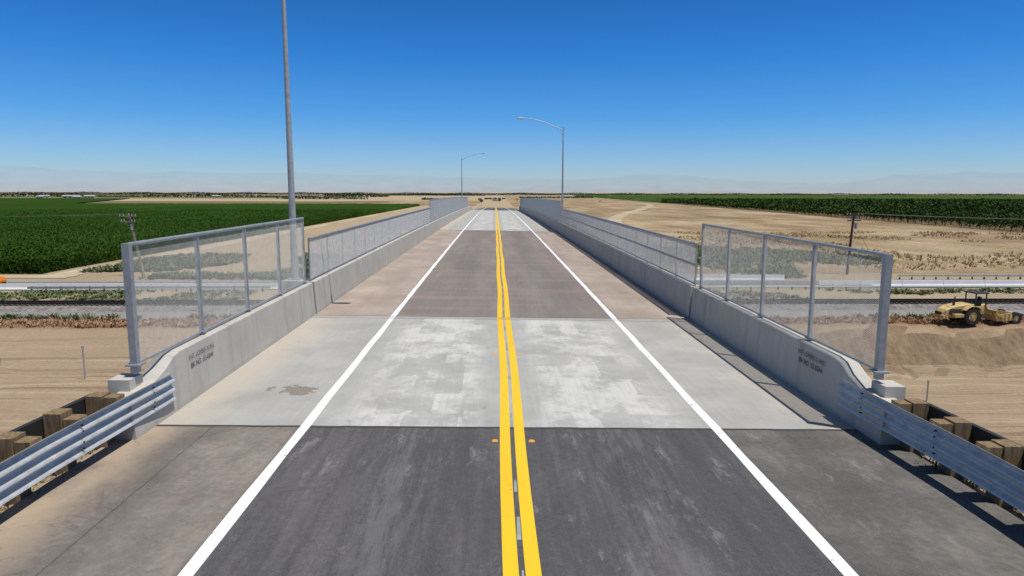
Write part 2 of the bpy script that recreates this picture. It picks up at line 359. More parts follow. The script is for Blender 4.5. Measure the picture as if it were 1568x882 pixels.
# ---------------------------------------------------------------- bridge structure
bs=B()
Yb=[22.1+i*(109/20) for i in range(21)]
bs.loft([[P(-6.6,y,-0.02),P(-6.6,y,-0.35),P(-4.5,y,-0.6),P(-4.2,y,-1.9),P(4.2,y,-1.9),P(4.5,y,-0.6),P(6.6,y,-0.35),P(6.6,y,-0.02)] for y in Yb],0,close=True)
for y in (22.6,130.5): bs.box((CX,y,-6.5),(13.0,1.0,9.2),0)
for y in (58,88):
    for s in (-3,3): bs.tube([(CX+s,y,-13),(CX+s,y,prof(y)-1.95)],0.75,20)
bridge=bs.obj('road_bridge',m_conc2)
# ---------------------------------------------------------------- parapets
def barrier(sg):
    b=B()
    def sec(y,zt,t=0.0):
        ch=0.02
        return [P(sg*(6.22),y,-0.05),P(sg*6.22,y,0.08),P(sg*(6.22+0.06*zt/1.07),y,zt-ch),P(sg*(6.22+0.06+ch),y,zt),P(sg*(6.64-ch),y,zt),P(sg*6.64,y,zt-ch),P(sg*6.66,y,-0.4)]
    b.loft([sec(y,z) for y,z in [(11.0,0.70),(11.7,0.74),(12.25,0.88),(12.6,1.03),(12.9,1.07),(17,1.07),(20.9,1.07)]],0,close=True)
    b.loft([sec(y,1.07) for y in (20.925,22.4)],0,close=True)
    for y0,y1 in ((22.62,73.0),(73.06,131),(131.06,187 if sg>0 else 181)):
        n=int((y1-y0)/4)+1; b.loft([sec(y0+(y1-y0)*i/n,1.07) for i in range(n+1)],0,close=True)
    b.loft([[P(sg*6.3,y,-0.05),P(sg*6.34,y,0.9),P(sg*6.6,y,0.9),P(sg*6.6,y,-0.05)] for y in (22.4,22.62)],1,close=True)
    b.box((sg*6.62,11.55,0.40),(0.36,0.44,1.03),0,P)
    o=b.obj('bridge_barrier',[m_barr,m_joint],bevel=0)
    for k,tx in enumerate(('AVE. LOMBES X-ING','BR NO. 52-0344')):
        c=bpy.data.curves.new('stencil_text','FONT'); c.body=tx; c.size=0.155 if k else 0.135; c.align_x='CENTER'
        t=bpy.data.objects.new('stencil_text',c); scene.collection.objects.link(t); c.materials.append(m_black)
        y=13.75; z=(0.80,0.62)[k]; p=P(sg*6.245,y,z)
        if sg<0: M3=Matrix(((0,0,1),(1,0,0),(0,1,0)))
        else: M3=Matrix(((0,0,-1),(-1,0,0),(0,1,0)))
        t.matrix_world=Matrix.Translation(p)@M3.to_4x4(); t.parent=o
    return o
barrier(-1); barrier(1)
# ---------------------------------------------------------------- fences
def fence(sg,y0,y1,zb,zt,sp,wr,posts,pw,name='chain_link_fence',midrail=False,endpw=None,taper=False):
    H=zt-zb; L=y1-y0; S=6.44*sg; Vs=[];Qs=[]
    segs=[]
    for d in (1,-1):
        n=int((L+H)/sp)
        for i in range(n+1):
            u0=(-H+i*sp) if d>0 else (i*sp)
            a=(u0,0.0); bb=(u0+d*H,H)
            (ua,za),(ub,zb2)=a,bb
            def cl(u): return max(0,min(L,u))
            if (ua<0 and ub<0) or (ua>L and ub>L): continue
            ca=cl(ua); cb=cl(ub); za2=(ca-ua)/d; zb3=H-(ub-cb)/d
            if abs(ca-cb)<1e-3: continue
            segs.append((ca,za2,cb,zb3))
    for (ua,za,ub,zb_) in segs:
        pa=Vector(P(S,y0+ua,zb+za)); pb=Vector(P(S,y0+ub,zb+zb_)); d=(pb-pa).normalized()
        n1=Vector((1,0,0)); n2=d.cross(n1)
        o=len(Vs)
        for p in (pa,pb):
            for k in range(3):
                t=2.094*k+0.5; Vs.append(tuple(p+(n1*math.cos(t)+n2*math.sin(t))*wr))
        for k in range(3):
            k2=(k+1)%3; Qs.append((o+k,o+k2,o+3+k2,o+3+k))
    par=npmesh(name,np.array(Vs),np.array(Qs),m_wire)
    b=B()
    for i,y in enumerate(posts):
        w=(endpw if (endpw and i in (0,)) else pw)
        b.box((S+sg*0.02,y,(zb+zt)/2-0.05),(w,w,H+0.14),0,P)
        b.box((S+sg*0.02,y,zb+0.02),(w*2,w*2,0.03),0,P)
    n=max(1,int(L/4))
    def railz(z,r): b.tube([P(S,y0+L*i/n,z) for i in range(n+1)],r,8)
    railz(zt,0.038); railz(zb+0.04,0.022)
    if midrail: railz(zb+H*0.5,0.02)
    b.obj('frame',m_post,par)
    return par
tp=[11.6,14.3,17.0,19.6,22.15]
for sg in (-1,1):
    fence(sg,11.6,22.15,1.10,3.17,0.045,0.0023,tp,0.075,endpw=0.12)
    yl=65.5 if sg<0 else 71
    fence(sg,22.75,yl,1.10,2.48,0.055,0.0048,list(np.arange(22.8,yl,2.45)),0.05,midrail=sg>0)
    ye=157 if sg<0 else 185
    fence(sg,yl+0.1,ye,1.10,3.24,0.08,0.0105,list(np.arange(yl+0.1,ye+0.1,3.0)),0.07)
# ---------------------------------------------------------------- guardrails
def guardrail(sg):
    prf=[]
    for i in range(25):
        t=i/24; z=0.28+t*0.52; o=0.045*math.cos(t*6*math.pi); prf.append((o,z))
    def base(y): return 6.20+min(0.16,max(0,(12.0-y))*0.05)
    b=B(); Y=[12.35,12.0,11.6]+list(np.arange(11.0,-40,-1.0))
    secs=[[P(sg*(base(y)-o),y,z) for o,z in prf]+[P(sg*(base(y)-o+0.006),y,z) for o,z in prf[::-1]] for y in Y]
    b.loft(secs,0,close=True)
    for y in (11.6,9.7,7.8,5.9,4.0):
        for z in (0.365,0.455,0.625,0.715):
            p=P(sg*(base(y)-0.05),y,z); q=P(sg*(base(y)-0.02),y,z)
            b.tube([q,p],0.016,8,2)
    y=10.8; yy=[]
    while y>-38:
        yy.append(y); y-=0.95 if y>6 else 1.9
    for y in yy:
        s=base(y); j=random.uniform(-0.02,0.02)
        b.box((sg*(s+0.045+0.11),y,0.55+j),(0.21,0.24,0.5),1,P)
        b.box((sg*(s+0.27+0.13),y,0.20-j),(0.25,0.28,1.3),1,P)
    Yk=[10.95]+list(np.arange(10.0,-40,-1.0))
    b.loft([[P(sg*(base(y)+0.54),y,0.80),P(sg*(base(y)+0.62),y,0.80),P(sg*(base(y)+0.62),y,0.42),P(sg*(base(y)+0.54),y,0.42)] for y in Yk],3,close=True)
    return b.obj('guardrail',[m_rail,m_wood,m_dark,m_dark])
guardrail(-1); guardrail(1)
# ---------------------------------------------------------------- street lamps
def lamp(sg,y,armlen=4.2):
    e=empty('street_lamp',(0,0,0)); b=B(); S=sg*6.98
    x0,_,z0=P(S,y,0.0)
    H=11.0
    n=14; b.tube([(x0,y,z0+0.35+(H-0.35)*i/n) for i in range(n+1)],[0.125-0.065*i/n for i in range(n+1)],14)
    d=-sg
    arm=[(x0+d*armlen*t, y, z0+H-0.35+1.25*math.sin(t*math.pi/2)) for t in [i/10 for i in range(11)]]
    b.tube(arm,[0.05-0.02*i/10 for i in range(11)],10)
    b.obj('pole',m_galv,e)
    h=B(); hx,hz=x0+d*(armlen+0.35),z0+H-0.35+1.25
    secs=[]
    for t in [i/8 for i in range(9)]:
        w=0.05+0.13*math.sin(min(1,t*1.35)*math.pi/2)*(1 if t<0.8 else 1-(t-0.8)*2.5); hh=0.04+0.06*math.sin(t*math.pi)
        cx=hx+d*(t-0.5)*0.8
        secs.append([(cx,y+w*math.cos(a),hz+hh*math.sin(a)) for a in [2*math.pi*k/12 for k in range(12)]])
    h.loft(secs,0,close=True); h.obj('luminaire',m_galv,e)
    p=B(); p.box((S,y,0.45),(0.62,0.9,1.3),0,P); p.box((S,y,1.12),(0.4,0.4,0.04),1,P)
    p.obj('pedestal',[m_barr,m_galv],e)
lamp(-1,22.9); lamp(1,74.5); lamp(-1,140)
# ---------------------------------------------------------------- railway
RY=78.8
e=empty('railway_track'); b=B()
m_ball=field_mat('ballast',((0.12,0.105,0.095),(0.2,0.18,0.165),(0.29,0.27,0.25)),1.5,1.5,6)
secs=[]
for x in list(np.arange(-400,401,20)): secs.append([(x,RY-2.7,GZ-0.05),(x,RY-1.7,GZ+0.42),(x,RY+1.7,GZ+0.42),(x,RY+2.9,GZ-0.05)])
b.loft(secs,caps=False); b.obj('ballast_bed',m_ball,e)
b=B()
for x in np.arange(-150,150,0.6): b.box((x,RY,GZ+0.5),(0.25,2.5,0.14),0)
b.obj('sleeper',simple('sleeper_wood',(0.09,0.075,0.06)),e)
b=B()
for y in (RY-0.72,RY+0.72):
    b.box((0,y,GZ+0.74),(800,0.07,0.05),0); b.box((0,y,GZ+0.65),(800,0.02,0.13),0); b.box((0,y,GZ+0.583),(800,0.14,0.022),0)
b.obj('rail',simple('rail_steel',(0.06,0.045,0.038),0.5,0.5),e)
# ---------------------------------------------------------------- lower highway
e=empty('highway'); b=B()
m_hw=field_mat('old_asphalt',((0.13,0.13,0.13),(0.17,0.17,0.17),(0.22,0.215,0.21)),0.01,1,2)
b.add([(-600,94,GZ+0.1),(600,94,GZ+0.1),(600,102,GZ+0.1),(-600,102,GZ+0.1)],[(0,1,2,3)]); b.obj('pavement',m_hw,e)
b=B()
for y in (94.6,101.4): b.add([(-600,y-0.06,GZ+0.105),(600,y-0.06,GZ+0.105),(600,y+0.06,GZ+0.105),(-600,y+0.06,GZ+0.105)],[(0,1,2,3)])
b.obj('lane_marking',m_white,e)
b=B()
def jb(x0,x1,y):
    pr=[(-0.3,0),(-0.3,0.08),(-0.15,0.33),(-0.08,0.82),(0.08,0.82),(0.15,0.33),(0.3,0.08),(0.3,0)]
    x=x0
    while x<x1:
        xe=min(x+6,x1); b.loft([[(xx,y+o,GZ+0.08+z) for o,z in pr] for xx in (x,xe-0.06)],0,close=True); x=xe
jb(-180,-2,93.3); jb(46,200,95.6); jb(-2,44,102.5)
b.obj('concrete_barrier',conc('white_barrier',(0.68,0.67,0.64),(0.78,0.77,0.74),False))
def wbeam(x0,x1,y,name='guardrail'):
    b=B(); prf=[(0.04*math.cos(i/12*4*math.pi),0.42+0.31*i/12) for i in range(13)]
    b.loft([[(x,y-o,GZ+z) for o,z in prf]+[(x,y-o+0.008,GZ+z) for o,z in prf[::-1]] for x in (x0,x1)],0,close=True)
    for x in np.arange(x0+0.5,x1,1.9): b.box((x,y+0.15,GZ+0.3),(0.15,0.2,0.9),1)
    return b.obj(name,[m_rail,m_wood])
wbeam(-62,-30,91.5); wbeam(10,52,92.5); wbeam(62,130,103.5)
# ---------------------------------------------------------------- utility poles + wires
def upole(x,y,H,lean,gz=GZ):
    b=B(); top=(x-lean,y,gz+H); b.tube([(x,y,gz-0.5),(x-lean*0.5,y,gz+H*0.5),top],[0.24,0.2,0.16],12,0)
    for dz,w in ((-0.45,2.6),(-1.3,2.2)):
        b.box((top[0],y-0.2,gz+H+dz),(w,0.14,0.18),0)
        for k in (-1,-0.55,0.55,1):
            c=(top[0]+k*w*0.46,y-0.2,gz+H+dz+0.06); b.tube([c,(c[0],c[1],c[2]+0.32)],[0.08,0.05],8,1)
    b.tube([(top[0]-0.9,y-0.16,gz+H-0.5),(top[0],y-0.1,gz+H-1.2)],0.025,6,2); b.tube([(top[0]+0.9,y-0.16,gz+H-0.5),(top[0],y-0.1,gz+H-1.2)],0.025,6,2)
    b.tube([(top[0]+0.45,y,gz+H-2.6),(top[0]+0.45,y,gz+H-1.7)],0.25,12,1)
    b.tube([(top[0],y,gz+H-1.5),(x+5.0,y-1.5,gz)],0.02,5,2)
    b.obj('utility_pole',[m_oldwood if x<0 else simple('creosote_pole',(0.07,0.05,0.035)),simple('insulator',(0.35,0.34,0.32),0.3),m_dark]); return top
t1=upole(-55.2,104.5+4,9.9,1.8); t2=upole(57.5,110,10.1,-0.5)
b=B()
def wire(a,c,sag):
    b.tube([tuple(np.array(a)*(1-t)+np.array(c)*t-np.array((0,0,4*sag*t*(1-t)))) for t in [i/16 for i in range(17)]],0.018,4,cap=False)
for k in (-1.2,-0.65,1.2):
    z=t1[2]-0.1; wire((t1[0]+k,t1[1],z),(-150,118+k,z+0.6),1.0)
    z2=t2[2]-0.1; wire((t2[0]+k,t2[1],z2),(160,113+k,z2),1.2)
b.obj('power_line',simple('cable',(0.14,0.14,0.14)))
upole(-150,118,10.5,0); upole(160,113,10.0,0)
# ---------------------------------------------------------------- corn field
def corn_mat(name,lo,mid,hi):
    m=M(name,0.9,spec=0.0); p=m.pos(); X,Y,Z=m.xyz(); a=m.noise(m.sc(p,0.9,0.02,0),1,3); c=m.noise(p,0.02,5,0.6); f=m.noise(p,2.2,5,0.75)
    v=m.math('MULTIPLY_ADD',f,0.45,m.math('MULTIPLY_ADD',a,0.25,m.math('MULTIPLY',c,0.3)))
    m.col(m.ramp(v,[(0.38,lo),(0.5,mid),(0.60,hi)])); m.bump(f,1.0,0.6); return m.m
m_corn=corn_mat('corn_canopy_shaded',(0.015,0.038,0.006),(0.028,0.062,0.011),(0.045,0.088,0.018))  # canopy sheet darker than the leaves: their self-shadowing is put into the colour
m_leaf=corn_mat('corn_leaf',(0.032,0.068,0.011),(0.054,0.115,0.018),(0.086,0.168,0.03))
cx=np.concatenate([[-2500,-1500,-900,-600,-450],np.arange(-350,-72,1.2)]); cy=np.concatenate([np.arange(113,300,1.2),np.arange(300,680,6)])
XX,YY=np.meshgrid(cx,cy); 
ZZ=GZ+2.0+0.3*rng.random(XX.shape)
ZZ[:, -1]=GZ; ZZ[0,:]=GZ
XX[:,-1]=XX[:,-2]+0.5
V=np.stack([XX,YY,ZZ],-1).reshape(-1,3); nx=len(cx); ny=len(cy)
idx=np.arange(nx*ny).reshape(ny,nx); Q=np.stack([idx[:-1,:-1],idx[:-1,1:],idx[1:,1:],idx[1:,:-1]],-1).reshape(-1,4)
corn=npmesh('corn_field',V,Q,m_corn)
n=150000
Cx=-73.2-(rng.random(n)**1.5)*190; Cy=112+(rng.random(n)**1.5)*330; Cz=GZ+rng.uniform(1.9,2.65,n)
n2=26000; Ex=np.concatenate([-73.0-rng.random(n2//2)*1.6,-73-rng.random(n2//2)*80]); Ey=np.concatenate([112+rng.random(n2//2)**1.4*350,111.6+rng.random(n2//2)*2]); Ez=GZ+rng.uniform(0.1,2.6,n2)
C=np.stack([np.concatenate([Cx,Ex]),np.concatenate([Cy,Ey]),np.concatenate([Cz,Ez])],-1)
V,Q=leafquads(C,0.34,0.9,0.28); npmesh('leaves',V,Q,m_leaf,corn)
sheet('crop_strip',[(-2500,680),(-420,680),(-700,1350),(-2500,1350)],GZ+1.2,m_corn)
# ---------------------------------------------------------------- orchard
m_tree=corn_mat('orchard_leaf',(0.025,0.046,0.012),(0.047,0.083,0.021),(0.082,0.128,0.036)); m_trunk=simple('bark',(0.09,0.07,0.05))
sheet('orchard_floor',[(edgeX(190)-1,190),(2600,190),(2600,2800),(edgeX(2800)-1,2800)],GZ+0.06,field_mat('orchard_soil',((0.10,0.08,0.05),(0.16,0.12,0.07),(0.22,0.17,0.10)),0.1,0.1,1))
Cs=[];Ss=[];tr=B()
y=182.0
while y<900:
    xs=np.arange(edgeX(y)+2.5,0.82*y+70,6.2); 
    for x in xs:
        if random.random()<0.02: continue
        xx=x+random.uniform(-.5,.5); yy=y+random.uniform(-.5,.5); d=y
        k=150 if d<330 else (60 if d<520 else 28)
        h=random.uniform(2.3,3.3); r=random.uniform(2.4,3.3)
        u=rng.normal(size=(k,3)); u/=np.linalg.norm(u,axis=1)[:,None]; rr=rng.random(k)**0.4*(1+0.25*np.sin(u[:,0]*5+x)*np.cos(u[:,1]*4+y))
        c=u*rr[:,None]*np.array([r,r,h*0.85])+np.array([xx,yy,GZ+0.7+h]); Cs.append(c); Ss.append(np.full(k,0.42 if k==150 else (0.68 if k==60 else 1.05)))
        if d<420 and x<edgeX(y)+16:
            tr.tube([(xx,yy,GZ),(xx+0.05,yy,GZ+1.1)],[0.17,0.13],6)
            for a in range(3):
                t=a*2.1+x; tr.tube([(xx+0.05,yy,GZ+1.05),(xx+1.1*math.cos(t),yy+1.1*math.sin(t),GZ+2.6)],[0.09,0.04],5)
    y+=5.6
V,Q=leafquads(np.concatenate(Cs),np.concatenate(Ss),0.6,0.75); orch=npmesh('orchard',V,Q,m_tree); tr.obj('trunks',m_trunk,orch)
ox=np.arange(200,2600,10.0); oy=np.arange(900,2800,12.0); XX,YY=np.meshgrid(ox,oy); 
ZZ=GZ+3.2+2.4*rng.random(XX.shape); ZZ[:,0]=GZ; ZZ[0,:]=GZ+1; XX=XX+(edgeX(YY)-200)
V=np.stack([XX,YY,ZZ],-1).reshape(-1,3); idx=np.arange(XX.size).reshape(XX.shape); Q=np.stack([idx[:-1,:-1],idx[:-1,1:],idx[1:,1:],idx[1:,:-1]],-1).reshape(-1,4)
npmesh('far_canopy',V,Q,m_tree,orch)
# ---------------------------------------------------------------- distant tree belts
m_belt=simple('belt_foliage',(0.05,0.07,0.045),0.9,0,0.4,0.02,0); m_belt_haze=simple('hazed_belt_foliage',(0.075,0.10,0.095),0.9,0,0.2,0.01,0)  # farthest belt is bluish: distance haze baked into its colour
def belt(x0,x1,y,h,n,mt,thick=14):
    Cx=rng.uniform(x0,x1,n); C=np.stack([Cx,y+rng.normal(0,thick,n),GZ+rng.random(n)*h*(0.65+0.35*np.sin(Cx*0.013+y))],-1)
    V,Q=leafquads(C,h*0.35,0.3,0.9); npmesh('tree_belt',V,Q,mt)
belt(-3000,-300,1960,7,5000,m_belt); belt(-4200,4200,3600,9,16000,m_belt); belt(-700,-40,2850,8,1800,m_belt); belt(-7000,7000,6200,12,16000,m_belt_haze)
belt(-130,-90,1250,7,120,m_belt); belt(60,240,1700,7,400,m_belt); belt(-1400,-1250,1500,8,300,m_belt); belt(-20,20,1350,6,60,m_belt,6); belt(-420,-250,1340,6,220,m_belt)
# ---------------------------------------------------------------- farm buildings
def barn(x,y,w,d,h,roofc,wallc):
    b=B(); b.box((x,y,GZ+h/2),(w,d,h),0)
    b.add([(x-w/2-1,y-d/2-1,GZ+h-0.2),(x+w/2+1,y-d/2-1,GZ+h-0.2),(x+w/2+1,y,GZ+h*1.5),(x-w/2-1,y,GZ+h*1.5),(x+w/2+1,y+d/2+1,GZ+h-0.2),(x-w/2-1,y+d/2+1,GZ+h-0.2)],[(0,1,2,3),(3,2,4,5)],1)
    b.add([(x-w/2,y-d/2,GZ+h),(x-w/2,y+d/2,GZ+h),(x-w/2,y,GZ+h*1.48)],[(0,1,2)],0); b.add([(x+w/2,y-d/2,GZ+h),(x+w/2,y+d/2,GZ+h),(x+w/2,y,GZ+h*1.48)],[(0,1,2)],0)
    for k in range(3): b.box((x-w*0.3+w*0.3*k,y-d/2-0.03,GZ+h*0.35),(w*0.14,0.1,h*0.7),2)
    b.obj('farm_building',[simple('wall_panel',wallc),simple('roof_panel',roofc,0.4),m_dark])
for (px,w,h) in ((72,20,4),(92,14,3.5),(112,36,4),(138,22,4),(150,16,3)):
    z=1480; barn((px-758)/1050*z,z+random.uniform(-40,40),w*1.0,12,h,(0.38,0.38,0.37),(0.45,0.42,0.37))
for px,z,w in ((868,1900,24),(935,2300,26),(340,1700,18)):
    barn((px-758)/1050*z,z,w,12,3.5,(0.4,0.4,0.39),(0.45,0.43,0.38))
# ---------------------------------------------------------------- weeds
def tufts(name,n,xr,yr,h,mat,zf,blades=14,spread=0.3,wid=0.03,mask=None):
    x=rng.uniform(*xr,n); y=rng.uniform(*yr,n)
    if mask is not None:
        k=np.array([mnoise.noise(Vector((a*mask,b*mask,3.3)))>0.08 for a,b in zip(x,y)]); x=x[k]; y=y[k]; n=len(x)
    z=zf(x,y); sc=rng.uniform(0.5,1.3,n)
    X=np.repeat(x,blades); Yv=np.repeat(y,blades); Z=np.repeat(z,blades); S=np.repeat(sc,blades); m=len(X)
    a=rng.uniform(0,6.283,m); r=rng.random(m)*spread*S; hh=h*S*rng.uniform(0.5,1,m)
    bx=X+np.cos(a)*r*0.4; by=Yv+np.sin(a)*r*0.4; tx=X+np.cos(a)*r*1.5; ty=Yv+np.sin(a)*r*1.5
    ca=-np.sin(a)*wid*S; sa=np.cos(a)*wid*S
    V=np.stack([np.stack([bx-ca,by-sa,Z-0.03],-1),np.stack([bx+ca,by+sa,Z-0.03],-1),np.stack([tx+ca*0.5,ty+sa*0.5,Z+hh],-1),np.stack([tx-ca*0.5,ty-sa*0.5,Z+hh*0.95],-1)],1).reshape(-1,3)
    return npmesh(name,V,np.arange(4*m).reshape(-1,4),mat)
m_wgreen=simple('weed_green',(0.12,0.145,0.06),0.8,0,0.4,1); m_wred=simple('weed_rust',(0.33,0.20,0.11),0.9,0,0.35,1); m_wdry=simple('weed_straw',(0.36,0.27,0.14),0.9,0,0.3,1)
flat=lambda x,y: terr(x,y)
tufts('weeds',1500,(-80,-9),(67,71.3),0.3,m_wred,flat,10,0.5,0.05); tufts('weeds',1500,(9,90),(67.8,71.3),0.3,m_wred,flat,10,0.5,0.05)
tufts('shrubs',1500,(-110,-9),(83.5,92),0.35,m_wgreen,flat,14,0.6,0.08,0.08); tufts('shrubs',1500,(9,110),(83.5,92),0.35,m_wgreen,flat,14,0.6,0.08,0.08)
tufts('shrubs',4200,(-68,-9),(104,145),0.7,m_wgreen,flat,14,0.9,0.12,0.05); tufts('shrubs',3600,(10,80),(105,165),0.7,m_wgreen,flat,14,0.9,0.12,0.045)
tufts('shrubs',160,(-60,-20),(71,72.5),0.5,m_wgreen,flat,14,0.6,0.08,0.1); tufts('shrubs',200,(20,75),(69,72),0.5,m_wgreen,flat,14,0.6,0.08,0.1)
tufts('dry_grass_tufts',9000,(16,170),(112,230),0.6,m_wdry,flat,6,0.5,0.08,0.06)
for sg in (-1,1):
    zf=lambda x,y: np.array([prof(b)+XS*(a-CX)-0.12 for a,b in zip(x,y)])
    tufts('roadside_weeds',150,(CX+7.2*sg-0.4,CX+7.2*sg+0.4),(4,13),0.3,m_wdry,zf,12,0.18,0.006)
    tufts('roadside_weeds',60,(CX+6.9*sg-0.3,CX+6.9*sg+0.3),(4,11),0.2,m_wgreen,zf,12,0.2,0.01)
n=1500
for sg in (-1,1):
    C=np.stack([CX+sg*(6.75+rng.random(n)*1.2-0.2),rng.uniform(3,13,n),np.zeros(n)],-1); C[:,2]=[prof(b)+XS*(a-CX)-0.06 for a,b,_ in C]
    V,Q=leafquads(C,0.035,0.2,0.9); npmesh('gravel',V,Q,m_emb)
# ---------------------------------------------------------------- wheel tractor scraper
def scraper(x,y,gz):
    e=empty('wheel_tractor_scraper',(x,y,gz)); e.rotation_euler=(0,0,math.radians(4)); e.scale=(0.95,0.95,0.95)
    my=simple('machine_yellow',(0.52,0.37,0.15),0.6,0,0.25,2); mb=simple('tyre_rubber',(0.03,0.028,0.026),0.85); mk=simple('machine_dark',(0.04,0.038,0.035),0.6); mh=simple('hub_yellow',(0.5,0.36,0.15),0.5)
    b=B()
    def wheel(cx,cy,R,W):
        for s in (-1,1):
            yc=cy*s; prf=[(0.55*R,-W/2),(0.93*R,-W/2),(R,-W*0.36),(R,W*0.36),(0.93*R,W/2),(0.55*R,W/2)]
            secs=[[(cx+r*math.cos(t),yc+o,R+r*math.sin(t)) for r,o in prf] for t in [2*math.pi*i/28 for i in range(29)]]
            b.loft(secs,0,caps=False)
            for i in range(22):
                t=2*math.pi*i/22; rot=Matrix.Rotation(-t,3,'Y'); c=(cx+R*1.005*math.cos(t),yc,R+R*1.005*math.sin(t))
                b.box(c,(0.07,W*0.8,0.1),0,rot=rot)
            b.tube([(cx,yc-W*0.36,R),(cx,yc+W*0.36,R)],R*0.57,20,1); b.tube([(cx,yc-W*0.5,R),(cx,yc+W*0.5,R)],R*0.2,12,1)
    sx=lambda v: v if v<0.4 else 0.4+(v-0.4)*0.62
    wheel(-1.0,1.1,0.92,0.62); wheel(sx(6.4),1.0,0.62,0.45); b.obj('wheels',[mb,mh],e)
    b=B()
    def sec(x,w,z0,z1): return [(x,-w,z0),(x,-w,z1-0.12),(x,-w+0.15,z1),(x,w-0.15,z1),(x,w,z1-0.12),(x,w,z0)]
    b.loft([sec(-3.9,0.55,0.95,1.35),sec(-3.6,0.72,0.75,1.65),(sec(-2.6,0.78,0.7,2.0)),sec(-1.2,0.78,0.8,2.2),sec(-0.5,0.78,0.8,2.2)],0,close=True)
    b.box((-3.95,0,0.85),(0.25,1.9,0.35),0); b.box((-2.4,-1.05,1.0),(1.2,0.5,0.35),0)
    for s in (-1,1):
        b.loft([[(-1.0+1.08*math.cos(t),s*0.8,0.92+1.08*math.sin(t)),(-1.0+1.08*math.cos(t),s*1.45,0.92+1.08*math.sin(t)),(-1.0+1.13*math.cos(t),s*1.45,0.92+1.13*math.sin(t)),(-1.0+1.13*math.cos(t),s*0.8,0.92+1.13*math.sin(t))] for t in [math.radians(a) for a in range(35,151,12)]],0,close=True)
    b.box((0.1,0,1.5),(1.1,1.7,0.8),0)
    S3=lambda x,y,z:(sx(x),y,z)
    b.tube([S3(*q) for q in [(0.4,0,1.2),(0.9,0,1.8),(1.7,0,1.9),(2.5,0,1.5)]],[0.24,0.22,0.2,0.18],10,0)
    b.box((2.5,0,1.35),(0.35,2.7,0.3),0,S3)
    for s in (-1,1):
        b.box((3.1,s*1.32,1.0),(1.7,0.14,0.28),0,S3,rot=Matrix.Rotation(math.radians(18),3,'Y'))
        b.loft([[S3(*q) for q in [(2.6,s*1.25,0.35),(3.0,s*1.25,1.05),(5.4,s*1.25,1.25),(5.6,s*1.25,0.45)]],[S3(*q) for q in [(2.6,s*1.15,0.35),(3.0,s*1.15,1.05),(5.4,s*1.15,1.25),(5.6,s*1.15,0.45)]]],0,close=True)
        b.box((5.9,s*0.5,0.8),(1.8,0.18,0.3),0,S3)
        for k in range(3): b.box((3.4+k*0.8,s*1.29,0.8),(0.1,0.06,0.7),0,S3)
    b.box((4.2,0,0.4),(2.9,2.3,0.1),0,S3); b.box((5.3,0,0.85),(0.12,2.3,0.8),0,S3); b.box((2.7,0,0.7),(0.1,2.3,0.7),0,S3,rot=Matrix.Rotation(math.radians(-25),3,'Y'))
    b.box((7.2,0,0.9),(0.8,0.7,0.4),0,S3)
    b.obj('body',my,e,bevel=0.02)
    b=B()
    for dx in (-0.35,0.85):
        for s in (-1,1): b.box((dx,s*0.72,2.55),(0.1,0.1,1.55),0)
    b.box((0.25,0,3.33),(1.55,1.75,0.12),0)
    b.box((0.45,0,2.15),(0.5,0.55,0.5),0); b.box((0.66,0,2.55),(0.14,0.5,0.6),0); b.tube([(-0.25,0,1.9),(-0.05,0,2.5)],0.04,6); b.tube([(-0.05,-0.2,2.5),(-0.05,0.2,2.5)],0.03,6)
    b.tube([(-1.9,0.35,2.1),(-1.9,0.35,2.85)],0.07,10); b.tube([(-2.5,-0.3,2.0),(-2.5,-0.3,2.35)],0.13,10)
    b.box((-4.0,0,1.15),(0.06,0.9,0.35),0); b.box((-2.6,-0.79,1.35),(1.3,0.03,0.6),0)
    b.tube([(0.9,-0.5,1.3),(1.6,-0.9,1.2)],0.07,8); b.tube([(0.9,0.5,1.3),(1.6,0.9,1.2)],0.07,8)
    b.obj('cab_and_details',mk,e)
    return e
scraper(49.0,68.2,GZ+0.02)
# ---------------------------------------------------------------- orange roller (left edge)
def roller(x,y):
    e=empty('road_roller',(x,y,GZ+0.1)); mo=simple('orange_paint',(0.72,0.22,0.02),0.5); mk=m_dark
    b=B()
    for cx in (-1.3,1.3): b.tube([(cx,-0.8,0.6),(cx,0.8,0.6)],0.6,24,1)
    b.loft([[(xx,-0.7,0.75),(xx,-0.7,z),(xx,0.7,z),(xx,0.7,0.75)] for xx,z in ((-2.0,1.2),(-1.7,1.55),(-0.4,1.6),(-0.3,1.1),(0.4,1.1),(0.5,1.5),(1.9,1.45),(2.1,1.0))],0,close=True)
    b.obj('body',[mo,mk],e)
roller(-69.8,95.3)
# ---------------------------------------------------------------- small posts, signs
def mpost(x,y,h):
    b=B(); z=float(terr(np.array(x),np.array(y)))-0.2; b.tube([(x,y,z),(x,y,z+h)],0.06,8); b.box((x,y,z+h-0.1),(0.16,0.05,0.25),0); b.obj('marker_post',m_galv)
mpost(-31.2,51.5,2.9); mpost(-24.5,60,2.6); mpost(35.0,53.0,1.9); mpost(-40,55,0.9)
def sign(x,y,z,h,c,w=0.9,dia=True):
    b=B(); b.tube([(x,y,z),(x,y,z+h)],0.05,6,0)
    if dia: b.add([(x,y-0.06,z+h-w),(x+w/1.4,y-0.06,z+h-w/3.4),(x,y-0.06,z+h+w*0.42),(x-w/1.4,y-0.06,z+h-w/3.4)],[(0,1,2,3)],1)
    else: b.box((x,y-0.06,z+h-0.3),(w,0.03,w*0.7),1)
    b.obj('road_sign',[m_galv,simple('sign_face',c,0.5)],fixn=False)
sign(CX-9,440,prof(440)-0.3,6.2,(0.10,0.08,0.05),2.0); sign(CX+3.5,560,GZ,8,(0.1,0.08,0.06),2.2); sign(CX-12,520,GZ,8.5,(0.12,0.1,0.07),2,False); sign(CX+22,700,GZ,7,(0.7,0.35,0.05),2.4)
